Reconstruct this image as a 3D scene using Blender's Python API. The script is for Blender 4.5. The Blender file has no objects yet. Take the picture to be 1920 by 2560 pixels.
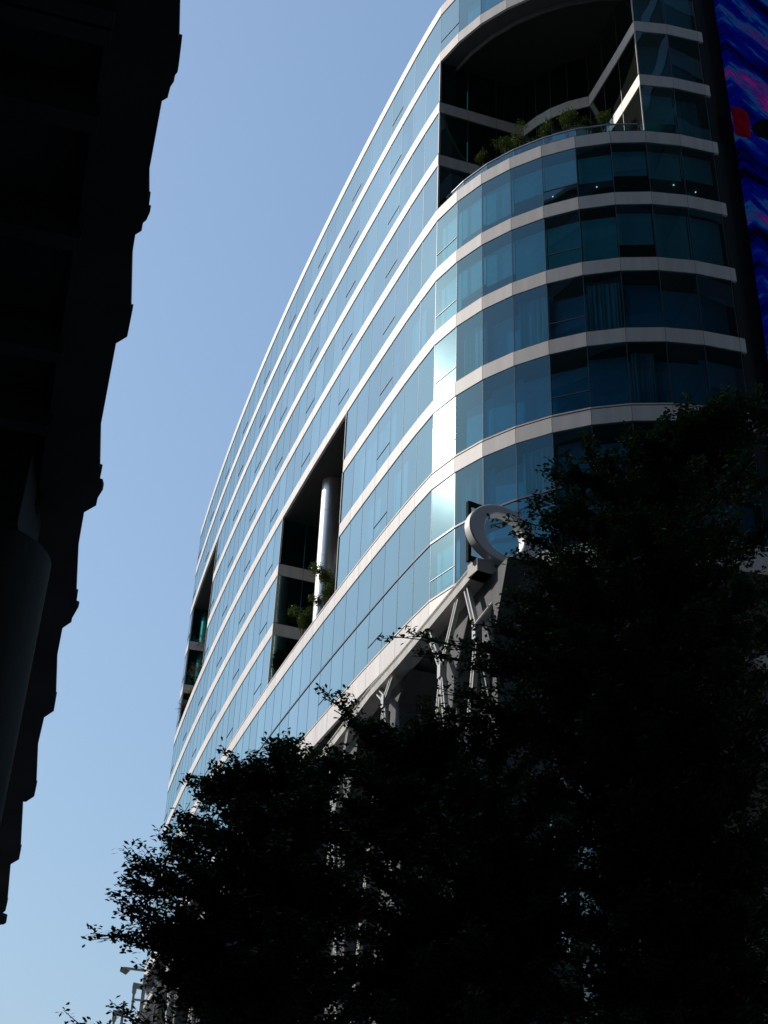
import bpy, math, random
import numpy as np
from mathutils import Vector, Matrix
R = math.radians
random.seed(7); rng = np.random.default_rng(11)
scene = bpy.context.scene

# ------------------------------------------------------------------ camera
EYE = 1.6
UPC = Vector((0.03531562, 0.83157999, -0.55428108))     # world up / forward / right in camera axes
FWC = Vector((-0.02351807, -0.55378193, -0.83232955))
RTC = Vector((0.99909945, -0.04242986, 0.0))
FPX = 3500.0
cam = bpy.data.cameras.new("camera"); camo = bpy.data.objects.new("camera", cam)
scene.collection.objects.link(camo); scene.camera = camo
camo.matrix_world = Matrix.Translation((0, 0, EYE)) @ Matrix((RTC, FWC, UPC)).to_4x4()
cam.sensor_fit = 'HORIZONTAL'; cam.sensor_width = 36.0; cam.lens = FPX / 1920 * 36
cam.clip_start = 0.2; cam.clip_end = 3000

# ------------------------------------------------------------------ light
SUN_EL, SUN_AZ = 36.5, 161.0          # azimuth counted from +X towards +Y
w = bpy.data.worlds.new("World"); scene.world = w; w.use_nodes = True
nt = w.node_tree; nt.nodes.clear()
sky = nt.nodes.new('ShaderNodeTexSky'); sky.sky_type = 'NISHITA'; sky.sun_disc = False
sky.sun_elevation = R(SUN_EL); sky.sun_rotation = R(90 - SUN_AZ)
sky.air_density = 1.9; sky.dust_density = 2.2; sky.ozone_density = 2.4; sky.altitude = 20
bg = nt.nodes.new('ShaderNodeBackground'); bg.inputs[1].default_value = 0.15
wo = nt.nodes.new('ShaderNodeOutputWorld')
wt = nt.nodes.new('ShaderNodeMix'); wt.data_type = 'RGBA'; wt.blend_type = 'MULTIPLY'; wt.inputs['Factor'].default_value = 1
wt.inputs['B'].default_value = (0.74, 0.80, 0.90, 1)      # white balance of the hazy tropical sky
nt.links.new(sky.outputs[0], wt.inputs['A']); gmn = nt.nodes.new('ShaderNodeGamma'); gmn.inputs['Gamma'].default_value = 0.6       # flattens the sky colour: softer step from horizon to zenith
wt2 = nt.nodes.new('ShaderNodeMix'); wt2.data_type = 'RGBA'; wt2.blend_type = 'MULTIPLY'; wt2.inputs['Factor'].default_value = 1
wt2.inputs['B'].default_value = (1.25, 1.49, 1.77, 1)
nt.links.new(wt.outputs['Result'], gmn.inputs[0]); nt.links.new(gmn.outputs[0], wt2.inputs['A']); nt.links.new(wt2.outputs['Result'], bg.inputs[0]); nt.links.new(bg.outputs[0], wo.inputs[0])
sd = bpy.data.lights.new("sun", 'SUN'); sd.energy = 3.3; sd.angle = R(0.5); sd.color = (1.0, 0.93, 0.84)
so = bpy.data.objects.new("sun", sd); scene.collection.objects.link(so)
SUNV = Vector((math.cos(R(SUN_EL)) * math.cos(R(SUN_AZ)), math.cos(R(SUN_EL)) * math.sin(R(SUN_AZ)), math.sin(R(SUN_EL))))
so.rotation_euler = SUNV.to_track_quat('Z', 'Y').to_euler(); so.location = SUNV * 90
scene.view_settings.view_transform = 'Standard'; scene.view_settings.look = 'None'
scene.view_settings.exposure = 0.15; scene.view_settings.gamma = 1.0
scene.render.engine = 'CYCLES'
scene.cycles.max_bounces = 8; scene.cycles.transparent_max_bounces = 12
scene.cycles.glossy_bounces = 4; scene.cycles.diffuse_bounces = 3

# ------------------------------------------------------------------ survey helpers (world metres from photo pixels)
def ray(px, py):
    d = Vector((px - 960, -(py - 1280), -FPX))
    return Vector((d.dot(RTC), d.dot(FWC), d.dot(UPC)))
def at_z(px, py, z):
    d = ray(px, py); t = (z - EYE) / d.z
    return Vector((d.x * t, d.y * t, z))
def at_d(px, py, dist):
    d = ray(px, py); t = dist / math.hypot(d.x, d.y)
    return Vector((d.x * t, d.y * t, d.z * t + EYE))
def project(p):
    q = Vector((p[0], p[1], p[2] - EYE)); c = RTC * q.x + FWC * q.y + UPC * q.z
    return 960 + FPX * c.x / -c.z, 1280 - FPX * c.y / -c.z

# ------------------------------------------------------------------ object helpers
def tag(o, label=None, cat=None, group=None, kind=None):
    if label: o['label'] = label
    if cat: o['category'] = cat
    if group: o['group'] = group
    if kind: o['kind'] = kind
    return o
def empty(name, loc, label, cat, group=None, rz=0):
    o = bpy.data.objects.new(name, None); scene.collection.objects.link(o)
    o.location = loc; o.rotation_euler = (0, 0, rz); o.empty_display_size = 0.5
    return tag(o, label, cat, group)
class MB:
    def __init__(s): s.v = []; s.f = []; s.m = []; s.sm = []
    def add(s, vs, fs, mi=0, smooth=False):
        n = len(s.v); s.v += [tuple(x) for x in vs]
        for f in fs: s.f.append([n + i for i in f]); s.m.append(mi); s.sm.append(smooth)
    def quad(s, a, b, c, d, mi=0): s.add([a, b, c, d], [(0, 1, 2, 3)], mi)
    def prism(s, poly, z0, z1, mi=0):       # poly: list of (x, y)
        n = len(poly)
        vs = [(p[0], p[1], z0) for p in poly] + [(p[0], p[1], z1) for p in poly]
        fs = [list(range(n))[::-1], list(range(n, 2 * n))] + [(i, (i + 1) % n, n + (i + 1) % n, n + i) for i in range(n)]
        s.add(vs, fs, mi)
    def bar(s, a, b, wd, dp, up=(0, 0, 1), mi=0, w2=None, d2=None):   # box beam from a to b
        a = Vector(a); b = Vector(b); t = (b - a).normalized(); x = t.cross(Vector(up))
        if x.length < 1e-4: x = t.cross(Vector((1, 0, 0)))
        x.normalize(); y = x.cross(t); w2 = wd if w2 is None else w2; d2 = dp if d2 is None else d2
        vs = [a + x * i * wd / 2 + y * j * dp / 2 for i, j in ((-1, -1), (1, -1), (1, 1), (-1, 1))]
        vs += [b + x * i * w2 / 2 + y * j * d2 / 2 for i, j in ((-1, -1), (1, -1), (1, 1), (-1, 1))]
        s.add(vs, [(3, 2, 1, 0), (4, 5, 6, 7), (0, 1, 5, 4), (1, 2, 6, 5), (2, 3, 7, 6), (3, 0, 4, 7)], mi)
    def tube(s, pts, rads, n=8, mi=0, cap=True):
        rings = []; base = len(s.v); vs = []; pts = [Vector(p) for p in pts]
        for k, p in enumerate(pts):
            t = (pts[min(k + 1, len(pts) - 1)] - pts[max(k - 1, 0)]).normalized()
            x = t.cross(Vector((0.31, 0.17, 0.93)))
            if x.length < 1e-3: x = t.cross(Vector((1, 0, 0)))
            x.normalize(); y = t.cross(x)
            for j in range(n):
                a = 2 * math.pi * j / n; vs.append(p + (x * math.cos(a) + y * math.sin(a)) * rads[k])
        fs = [(k * n + j, k * n + (j + 1) % n, (k + 1) * n + (j + 1) % n, (k + 1) * n + j) for k in range(len(pts) - 1) for j in range(n)]
        s.add(vs, fs, mi, True)
        if cap: s.add(vs[:n], [list(range(n))[::-1]], mi); s.add(vs[-n:], [list(range(n))], mi)
    def build(s, name, mats, parent=None, kind=None):
        me = bpy.data.meshes.new(name); me.from_pydata(s.v, [], s.f)
        for m in (mats if isinstance(mats, (list, tuple)) else [mats]): me.materials.append(m)
        me.polygons.foreach_set('material_index', s.m); me.polygons.foreach_set('use_smooth', s.sm); me.update()
        o = bpy.data.objects.new(name, me); scene.collection.objects.link(o)
        if parent:
            o.parent = parent
            o.matrix_parent_inverse = Matrix.LocRotScale(parent_world(parent)[0], parent_world(parent)[1], None).inverted()
        if kind: o['kind'] = kind
        return o
def parent_world(p):
    # every thing's Empty (or top mesh) sits at its base; parts are modelled in world metres
    loc = Vector(p.location); rot = p.rotation_euler.to_quaternion()
    if p.parent is not None: return Vector((0, 0, 0)), Matrix.Identity(3).to_quaternion()
    return loc, rot

# ------------------------------------------------------------------ materials
def mat(name):
    m = bpy.data.materials.new(name); m.use_nodes = True; n = m.node_tree; n.nodes.clear()
    o = n.nodes.new('ShaderNodeOutputMaterial'); return m, n, o
def N(n, t, **k):
    x = n.nodes.new(t)
    for a, b in k.items(): setattr(x, a, b)
    return x
def surf(name, col, rough=0.6, metal=0.0, var=0.12, scale=1.5, bump=0.0, bscale=20, streak=False, spec=0.5, island=0.0):
    m, n, o = mat(name); p = N(n, 'ShaderNodeBsdfPrincipled'); L = n.links.new
    p.inputs['Roughness'].default_value = rough; p.inputs['Metallic'].default_value = metal
    p.inputs['Specular IOR Level'].default_value = spec
    tc = N(n, 'ShaderNodeTexCoord'); mp = N(n, 'ShaderNodeMapping')
    if streak: mp.inputs['Scale'].default_value = (3, 3, 0.25)
    L(tc.outputs['Object'], mp.inputs[0]); nz = N(n, 'ShaderNodeTexNoise'); nz.inputs['Scale'].default_value = scale
    nz.inputs['Detail'].default_value = 6; L(mp.outputs[0], nz.inputs[0])
    mr = N(n, 'ShaderNodeMapRange'); mr.inputs['From Min'].default_value = 0.3; mr.inputs['From Max'].default_value = 0.7
    mr.inputs['To Min'].default_value = 1 - var; mr.inputs['To Max'].default_value = 1 + var; L(nz.outputs[0], mr.inputs[0])
    mx = N(n, 'ShaderNodeMix', data_type='RGBA', blend_type='MULTIPLY'); mx.inputs['Factor'].default_value = 1
    mx.inputs['A'].default_value = (*col, 1)
    if island:
        g = N(n, 'ShaderNodeNewGeometry'); mi = N(n, 'ShaderNodeMapRange'); mi.inputs['To Min'].default_value = 1 - island
        mi.inputs['To Max'].default_value = 1 + island * .4; L(g.outputs['Random Per Island'], mi.inputs[0])
        mm = N(n, 'ShaderNodeMath', operation='MULTIPLY'); L(mr.outputs[0], mm.inputs[0]); L(mi.outputs[0], mm.inputs[1]); L(mm.outputs[0], mx.inputs['B'])
    else: L(mr.outputs[0], mx.inputs['B'])
    L(mx.outputs['Result'], p.inputs['Base Color'])
    if bump:
        nb = N(n, 'ShaderNodeTexNoise'); nb.inputs['Scale'].default_value = bscale; nb.inputs['Detail'].default_value = 5
        L(tc.outputs['Object'], nb.inputs[0]); b = N(n, 'ShaderNodeBump'); b.inputs['Strength'].default_value = bump
        b.inputs['Distance'].default_value = 0.02; L(nb.outputs[0], b.inputs['Height']); L(b.outputs[0], p.inputs['Normal'])
    L(p.outputs[0], o.inputs[0]); return m
def glass(name, trans, gloss=(0.65, 0.80, 0.77), f0=0.075, k=1.95, pw=3.0, fmax=0.93, tilt=0.004):
    m, n, o = mat(name); L = n.links.new
    lw = N(n, 'ShaderNodeLayerWeight'); lw.inputs['Blend'].default_value = 0.5
    pwn = N(n, 'ShaderNodeMath', operation='POWER'); pwn.inputs[1].default_value = pw; L(lw.outputs['Facing'], pwn.inputs[0])
    ma = N(n, 'ShaderNodeMath', operation='MULTIPLY_ADD'); ma.inputs[1].default_value = k; ma.inputs[2].default_value = f0; L(pwn.outputs[0], ma.inputs[0])
    mn = N(n, 'ShaderNodeMath', operation='MINIMUM'); mn.inputs[1].default_value = fmax; L(ma.outputs[0], mn.inputs[0])
    g = N(n, 'ShaderNodeNewGeometry')
    # each pane sits a hair out of true and its coating differs slightly
    wn = N(n, 'ShaderNodeTexWhiteNoise', noise_dimensions='1D'); L(g.outputs['Random Per Island'], wn.inputs['W'])
    sb = N(n, 'ShaderNodeVectorMath', operation='SUBTRACT'); sb.inputs[1].default_value = (.5, .5, .5); L(wn.outputs['Color'], sb.inputs[0])
    tc = N(n, 'ShaderNodeTexCoord'); nz = N(n, 'ShaderNodeTexNoise'); nz.inputs['Scale'].default_value = 0.45; nz.inputs['Detail'].default_value = 1
    L(tc.outputs['Object'], nz.inputs[0])
    sb2 = N(n, 'ShaderNodeVectorMath', operation='SUBTRACT'); sb2.inputs[1].default_value = (.5, .5, .5); L(nz.outputs['Color'], sb2.inputs[0])
    sc = N(n, 'ShaderNodeVectorMath', operation='SCALE'); sc.inputs['Scale'].default_value = tilt * 2; L(sb.outputs[0], sc.inputs[0])
    sc2 = N(n, 'ShaderNodeVectorMath', operation='SCALE'); sc2.inputs['Scale'].default_value = tilt * 4; L(sb2.outputs[0], sc2.inputs[0])
    ad = N(n, 'ShaderNodeVectorMath', operation='ADD'); L(g.outputs['Normal'], ad.inputs[0]); L(sc.outputs[0], ad.inputs[1])
    ad2 = N(n, 'ShaderNodeVectorMath', operation='ADD'); L(ad.outputs[0], ad2.inputs[0]); L(sc2.outputs[0], ad2.inputs[1])
    nr = N(n, 'ShaderNodeVectorMath', operation='NORMALIZE'); L(ad2.outputs[0], nr.inputs[0])
    hs = N(n, 'ShaderNodeHueSaturation'); tm = N(n, 'ShaderNodeMix', data_type='RGBA')      # coating: bluer straight on, paler at a glance
    tm.inputs['A'].default_value = (gloss[0] * .60, gloss[1] * .90, gloss[2] * 1.12, 1); tm.inputs['B'].default_value = (gloss[0] * 1.05, gloss[1] * 1.0, gloss[2], 1)
    fr_ = N(n, 'ShaderNodeMapRange'); fr_.inputs['From Min'].default_value = .25; fr_.inputs['From Max'].default_value = .85; L(lw.outputs['Facing'], fr_.inputs[0])
    L(fr_.outputs[0], tm.inputs['Factor']); L(tm.outputs['Result'], hs.inputs['Color'])
    vr = N(n, 'ShaderNodeMapRange'); vr.inputs['To Min'].default_value = 0.92; vr.inputs['To Max'].default_value = 1.04
    L(g.outputs['Random Per Island'], vr.inputs[0]); L(vr.outputs[0], hs.inputs['Value'])
    hr = N(n, 'ShaderNodeMapRange'); hr.inputs['To Min'].default_value = 0.49; hr.inputs['To Max'].default_value = 0.52
    L(wn.outputs['Value'], hr.inputs[0]); L(hr.outputs[0], hs.inputs['Hue'])
    ga = N(n, 'ShaderNodeBsdfGlossy'); ga.inputs['Roughness'].default_value = 0.012
    gb = N(n, 'ShaderNodeBsdfGlossy'); gb.inputs['Roughness'].default_value = 0.15
    for x in (ga, gb): L(hs.outputs[0], x.inputs['Color']); L(nr.outputs[0], x.inputs['Normal'])
    gm = N(n, 'ShaderNodeMixShader'); gm.inputs[0].default_value = 0.075; L(ga.outputs[0], gm.inputs[1]); L(gb.outputs[0], gm.inputs[2])
    tr = N(n, 'ShaderNodeBsdfTransparent'); tr.inputs[0].default_value = (*trans, 1)
    ms = N(n, 'ShaderNodeMixShader'); L(mn.outputs[0], ms.inputs[0]); L(tr.outputs[0], ms.inputs[1]); L(gm.outputs[0], ms.inputs[2])
    L(ms.outputs[0], o.inputs[0]); return m
M = {}
M['glass'] = glass('facade_glass', (0.17, 0.54, 0.68))
M['recess_glass'] = glass('green_tinted_glass', (0.10, 0.26, 0.22), gloss=(0.62, 0.70, 0.60))
M['rail_glass'] = glass('railing_glass', (0.62, 0.80, 0.80), gloss=(0.8, 0.95, 0.95), k=1.2, tilt=0.002)
M['panel'] = surf('cream_panel', (0.66, 0.60, 0.565), 0.5, var=0.09, scale=0.9, streak=True, island=0.08)
M['joint'] = surf('dark_joint', (0.030, 0.022, 0.025), 0.5)
M['mull'] = surf('mullion_metal', (0.085, 0.095, 0.115), 0.4, metal=0.3)
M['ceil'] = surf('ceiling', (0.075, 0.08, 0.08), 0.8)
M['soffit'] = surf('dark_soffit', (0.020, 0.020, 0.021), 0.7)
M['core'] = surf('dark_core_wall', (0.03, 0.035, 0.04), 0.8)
M['blind'] = surf('roller_blind', (0.74, 0.74, 0.70), 0.9, var=0.08, scale=3)
M['curtain'] = surf('sheer_curtain', (0.46, 0.47, 0.46), 0.9, var=0.3, scale=2.2, streak=True)
M['steel'] = surf('brushed_steel', (0.62, 0.60, 0.57), 0.32, metal=0.85, var=0.06)
M['alu'] = surf('railing_metal', (0.35, 0.36, 0.38), 0.35, metal=0.8)
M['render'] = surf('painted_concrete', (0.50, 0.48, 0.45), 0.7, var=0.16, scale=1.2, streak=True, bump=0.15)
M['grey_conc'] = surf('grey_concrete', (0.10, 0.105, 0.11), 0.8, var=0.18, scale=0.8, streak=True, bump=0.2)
M['strut'] = surf('white_steel', (0.62, 0.62, 0.60), 0.4, var=0.1)
M['dark_clad'] = surf('dark_cladding', (0.008, 0.010, 0.012), 0.85, spec=0.1, var=0.2)
M['viaduct'] = surf('shaded_concrete', (0.07, 0.078, 0.085), 0.9, var=0.35, scale=0.7, streak=False, bump=0.3, bscale=8, spec=0.2)  # base colour darkened to stand in for deep shadow around the viaduct
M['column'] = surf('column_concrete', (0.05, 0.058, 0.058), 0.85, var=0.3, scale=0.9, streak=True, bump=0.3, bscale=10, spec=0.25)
M['pipe'] = surf('conduit_metal', (0.14, 0.15, 0.14), 0.5, metal=0.4)
M['white'] = surf('white_sign_paint', (0.82, 0.815, 0.82), 0.45, var=0.05)
M['bark'] = surf('bark', (0.035, 0.028, 0.022), 0.9, var=0.4, scale=9, bump=0.5)
M['asphalt'] = surf('asphalt', (0.05, 0.05, 0.052), 0.9, var=0.3, scale=4, bump=0.4, bscale=60)
M['paving'] = surf('paving', (0.22, 0.21, 0.20), 0.85, var=0.25, scale=3, bump=0.2)
M['paint'] = surf('road_paint', (0.55, 0.55, 0.52), 0.7, var=0.2, scale=6)
M['tower_wall'] = surf('stained_render', (0.07, 0.068, 0.065), 0.85, var=0.25, scale=0.4, streak=True)
M['tower_glass'] = surf('dark_window', (0.01, 0.013, 0.016), 0.12)
def leaf_mat(name, c1, c2, tr=0.25):
    m, n, o = mat(name); L = n.links.new
    g = N(n, 'ShaderNodeNewGeometry'); r = N(n, 'ShaderNodeValToRGB'); r.color_ramp.elements[0].color = (*c1, 1); r.color_ramp.elements[1].color = (*c2, 1)
    L(g.outputs['Random Per Island'], r.inputs[0])
    p = N(n, 'ShaderNodeBsdfPrincipled'); p.inputs['Roughness'].default_value = 0.5; p.inputs['Specular IOR Level'].default_value = 0.3; L(r.outputs[0], p.inputs['Base Color'])
    t = N(n, 'ShaderNodeBsdfTranslucent'); L(r.outputs[0], t.inputs[0]); ms = N(n, 'ShaderNodeMixShader'); ms.inputs[0].default_value = tr
    L(p.outputs[0], ms.inputs[1]); L(t.outputs[0], ms.inputs[2]); L(ms.outputs[0], o.inputs[0]); return m
M['leaf'] = leaf_mat('dark_leaf', (0.016, 0.042, 0.014), (0.05, 0.105, 0.026), 0.3)
M['shrub'] = leaf_mat('terrace_leaf', (0.028, 0.052, 0.010), (0.075, 0.115, 0.02), 0.3)
M['dry'] = leaf_mat('dry_frond', (0.06, 0.05, 0.035), (0.14, 0.11, 0.08), 0.2)
M['red_leaf'] = leaf_mat('reddish_leaf', (0.07, 0.035, 0.03), (0.13, 0.06, 0.05), 0.2)
M['yellow'] = leaf_mat('yellow_flower', (0.6, 0.5, 0.02), (0.75, 0.65, 0.05), 0.2)
m, n, o = mat('ceiling_lamp'); e = N(n, 'ShaderNodeEmission'); e.inputs[0].default_value = (1, .95, .85, 1); e.inputs[1].default_value = 1.8
n.links.new(e.outputs[0], o.inputs[0]); M['lamp'] = m
# big LED screen: deep blue water, violet crests, a red block and a dark plant shape
m, n, o = mat('led_screen_picture'); L = n.links.new
tc = N(n, 'ShaderNodeTexCoord'); mp = N(n, 'ShaderNodeMapping'); mp.inputs['Scale'].default_value = (0.06, 0.06, 0.26); mp.inputs['Rotation'].default_value = (0, R(-7), 0)
L(tc.outputs['Object'], mp.inputs[0])
nz = N(n, 'ShaderNodeTexNoise'); nz.inputs['Scale'].default_value = 1.1; nz.inputs['Detail'].default_value = 7; nz.inputs['Roughness'].default_value = 0.66; nz.inputs['Distortion'].default_value = 0.12
L(mp.outputs[0], nz.inputs[0])
cr = N(n, 'ShaderNodeValToRGB'); els = cr.color_ramp.elements
els[0].position = 0.40; els[0].color = (0.0004, 0.0008, 0.006, 1); els[1].position = 0.47; els[1].color = (0.0006, 0.002, 0.11, 1)
for p_, c_ in ((0.50, (0.0008, 0.006, 0.13, 1)), (0.525, (0.002, 0.05, 0.17, 1)), (0.55, (0.03, 0.006, 0.12, 1)), (0.58, (0.14, 0.012, 0.14, 1)), (0.61, (0.001, 0.03, 0.17, 1))):
    x = els.new(p_); x.color = c_
L(nz.outputs[0], cr.inputs[0]); e = N(n, 'ShaderNodeEmission'); L(cr.outputs[0], e.inputs[0]); e.inputs[1].default_value = 0.5
L(e.outputs[0], o.inputs[0]); M['led'] = m
def emis(name, c):
    m, n, o = mat(name); e = N(n, 'ShaderNodeEmission'); tc = N(n, 'ShaderNodeTexCoord'); nz = N(n, 'ShaderNodeTexNoise'); nz.inputs['Scale'].default_value = 0.8
    n.links.new(tc.outputs['Object'], nz.inputs[0]); r = N(n, 'ShaderNodeValToRGB'); r.color_ramp.elements[0].position = .35; r.color_ramp.elements[1].position = .65
    r.color_ramp.elements[0].color = (*[x * .45 for x in c], 1); r.color_ramp.elements[1].color = (*c, 1)
    n.links.new(nz.outputs[0], r.inputs[0]); n.links.new(r.outputs[0], e.inputs[0]); n.links.new(e.outputs[0], o.inputs[0]); return m
M['led_red'] = emis('led_red', (0.032, 0.0008, 0.004)); M['led_black'] = emis('led_black', (0.0012, 0.0015, 0.003))

# ------------------------------------------------------------------ ground
mb = MB(); mb.quad((-600, -600, 0), (600, -600, 0), (600, 900, 0), (-600, 900, 0)); tag(mb.build('ground', M['paving']), kind='structure')
mb = MB(); mb.prism([(-3.2, -200), (-13.2, -200), (-80, 300), (-70, 300)][::-1], 0.004, 0.012)
tag(mb.build('road', [M['asphalt']]), kind='structure')
mb = MB(); mb.prism([(-2.9, -200), (-3.2, -200), (-70, 300), (-69.7, 300)][::-1], 0.0, 0.14); tag(mb.build('kerb', M['paving']), kind='structure')

# ------------------------------------------------------------------ office building plan
H = 4.0; PW = 1.62; BAND = 0.187 * H
ZT = {k: 39.07 + EYE + (7 - k) * H for k in range(8)}
ZT[8] = 34.964 + EYE; ZT[9] = 31.452 + EYE; ZT[10] = 28.589 + EYE
def step(a, t): return a + Vector((math.cos(R(t)), math.sin(R(t)))) * PW
P = {0: Vector((2.02, 49.5))}
for i, t in enumerate([-56, -48, -39, -31, -23, -13.5, -4.5, 4, 12]): P[i + 1] = step(P[i], t)
for i in range(46):
    t = [114, 112.8][i] if i < 2 else 111.8 - .24 * (i - 2)
    if i >= 36: t = 104 - (i - 35) * 7.5
    P[-i - 1] = step(P[-i], t)
IMIN = -46; IMAX = 9
K1 = P[9] + Vector((0.26, 0.07))
def inward(i):
    a = P[max(i - 1, IMIN)]; b = P[min(i + 1, IMAX)]; t = (b - a).normalized(); return Vector((-t.y, t.x))
RECESS = []      # (i0, i1, first storey, last storey, inner path)
RECESS.append((0, 7, 1, 3, [Vector(p) for p in ((3.55, 49.97), (5.1, 50.45), (6.6, 50.9), (7.2, 50.2), (7.9, 49.6), (8.75, 49.1), (9.8, 48.7), (10.3, 47.2), (10.8, 45.7))]))
def box_recess(i0, i1, d):
    a = P[i0]; b = P[i1]; na = inward(i0); nb = inward(i1)
    q = [a + na * d * f for f in (.33, .67, 1)]
    e0 = a + na * d; e1 = b + nb * d
    q += [e0.lerp(e1, j / 6) for j in range(1, 6)] + [b + nb * d * f for f in (1, .67, .33)]
    return q
RECESS.append((-14, -7, 5, 7, box_recess(-14, -7, 4.6)))
RECESS.append((-35, -28, 2, 4, box_recess(-35, -28, 4.6)))
def outline(storeys):
    """list of (point, index or None, tag): facade vertices with the recesses cut in for the given storeys"""
    out = []; i = IMIN
    while i <= IMAX:
        out.append((P[i], i))
        hit = [r for r in RECESS if r[0] == i and all(r[2] <= s <= r[3] for s in storeys)]
        if hit:
            for q in hit[0][4]: out.append((q, None))
            i = hit[0][1]; continue
        i += 1
    return out
def mitre(pts, d):
    """offset a polyline outwards (right of travel) by d"""
    n = len(pts); res = []
    for k in range(n):
        a = (pts[k] - pts[k - 1]).normalized() if k else None
        b = (pts[k + 1] - pts[k]).normalized() if k < n - 1 else None
        na = Vector((a.y, -a.x)) if a else None; nb = Vector((b.y, -b.x)) if b else None
        if na is None: v = nb
        elif nb is None: v = na
        else:
            s = na + nb; v = s / max(s.length_squared / 2, 0.25)
        res.append(pts[k] + v * d)
    return res
office = empty('office_building', (8, 75, 0), "curved glass office block with cream bands and open planted terraces", "office building")
def xyz(p, z): return (p.x, p.y, z)

panes = []        # (area, builder data)
def strip(mb, pts, z0, z1, d0, d1, segs=None, mi=0, gap=0.0, closed=True):
    """solid strip following the outline between offsets d0 (back) and d1 (front)"""
    f = mitre(pts, d1); b = mitre(pts, d0)
    for k in range(len(pts) - 1):
        if segs and k not in segs: continue
        e = (f[k + 1] - f[k]); u = e.normalized() * gap if gap else Vector((0, 0))
        f0, f1 = f[k] + u, f[k + 1] - u; b0, b1 = b[k] + u, b[k + 1] - u
        vs = [xyz(b0, z0), xyz(b1, z0), xyz(f1, z0), xyz(f0, z0), xyz(b0, z1), xyz(b1, z1), xyz(f1, z1), xyz(f0, z1)]
        mb.add(vs, [(0, 1, 2, 3)[::-1], (4, 5, 6, 7), (3, 2, 6, 7), (1, 0, 4, 5), (0, 3, 7, 4), (2, 1, 5, 6)], mi)

# bands, sills, slabs
for k in [0, 1, 2, 3, 4, 5, 6, 7, 8, 10]:
    sts = [s for s in (k - 1, k) if 0 <= s <= 9]
    ol = outline(sts); pts = [p for p, _ in ol] + [K1]
    top = ZT[k]; bot = top - (BAND if k != 10 else 1.06)
    mb = MB()
    strip(mb, pts, bot, top, -0.10, 0.035, gap=0.009)
    strip(mb, pts, bot + 0.01, top - 0.01, -0.14, 0.024, mi=1)
    mb.build('spandrel_band', [M['panel'], M['joint']], office)
    mb = MB(); strip(mb, pts, top + 0.001, top + 0.05, -0.12, 0.02)
    if k in (8, 10): strip(mb, pts, top + 0.115, top + 0.15, -0.12, 0.035)
    mb.build('window_sill', M['joint'], office)
    if k in (8, 10):
        mb = MB(); strip(mb, pts, top + 0.051, top + 0.114, -0.12, 0.045); mb.build('sill_cap', M['panel'], office)
    # floor slab
    ins = mitre([p for p, _ in ol], -0.16)
    poly = [(p.x, p.y) for p in ins] + [(15.2, 46.0), (16.4, 46.9), (31, 58.3), (31, 116), (4, 116)]
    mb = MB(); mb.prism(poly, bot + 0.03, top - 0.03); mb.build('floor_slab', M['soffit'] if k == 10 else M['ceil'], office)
mb = MB(); strip(mb, [p for p, _ in outline([8])] + [K1], ZT[9] - 0.04, ZT[9] + 0.04, -0.06, 0.035); mb.build('transom_rail', M['mull'], office)
# soffits of the terraces
for (i0, i1, s0, s1, path) in RECESS:
    mb = MB(); front = [P[i] for i in range(i0, i1 + 1)]
    fr = mitre(front, -0.9 if i0 == 0 else -0.2)
    z = ZT[s0] - BAND
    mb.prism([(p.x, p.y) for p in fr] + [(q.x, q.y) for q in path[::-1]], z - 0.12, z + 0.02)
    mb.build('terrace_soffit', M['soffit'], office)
    if i0 == 0:
        mb = MB(); strip(mb, mitre(front, -0.88), z - 0.30, z + 0.02, -0.08, 0.0); mb.build('soffit_edge', M['grey_conc'], office)
    # cream reveal posts at each side of the opening
    for ii, sg in ((i0, 1), (i1, -1)):
        mb = MB(); t = (P[ii + 1] - P[ii]).normalized() if sg == 1 else (P[ii] - P[ii - 1]).normalized()
        nrm = Vector((t.y, -t.x)); a = P[ii] + nrm * 0.045; b = P[ii] - nrm * 0.06
        w_ = t * 0.05 * sg
        for s in range(s0, s1 + 1):
            mb.prism([(x.x, x.y) for x in (a, a + w_, b + w_, b)][::(1 if sg == 1 else -1)], ZT[s + 1] + 0.06, ZT[s] - BAND - 0.01)
        mb.build('reveal_post', M['panel'], office)

# storeys: panes + transoms + blinds
STOREY = {s: (ZT[s + 1] + 0.05, ZT[s] - (BAND if s != 9 else 0)) for s in range(10)}
STOREY[8] = (ZT[9] + 0.04, ZT[8] - BAND); STOREY[9] = (ZT[10] + 0.15, ZT[9] - 0.04); STOREY[7] = (ZT[8] + 0.15, ZT[7] - BAND)
for s in range(10):
    z0, z1 = STOREY[s]; ol = outline([s])
    for k in range(len(ol) - 1):
        a, ia = ol[k]; b, ib = ol[k + 1]
        inner = ia is None or ib is None
        t = (b - a); nrm = Vector((t.y, -t.x)).normalized()
        pr = [project((q.x, q.y, z)) for q in (a, b) for z in (z0, z1)]
        x0 = min(p[0] for p in pr); x1 = max(p[0] for p in pr); y0 = min(p[1] for p in pr); y1 = max(p[1] for p in pr)
        cx, cy = (x0 + x1) / 2, (y0 + y1) / 2
        facing = nrm.dot(-(a + b) / 2) > 0
        vis = -60 < cx < 1980 and -60 < cy < 2500 and facing
        if cx > 1150 and cy > 1250: vis = False
        area = (x1 - x0) * (y1 - y0) if vis else 0
        trs = (ia is not None and ia % 4 == 0 and ia < 8 and s != 8 and not inner)
        panes.append([area, s, a, b, z0, z1, inner, trs, ia])
panes.sort(key=lambda p: -p[0])
rest = MB(); rest_in = MB(); rest_tr = MB()
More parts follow.
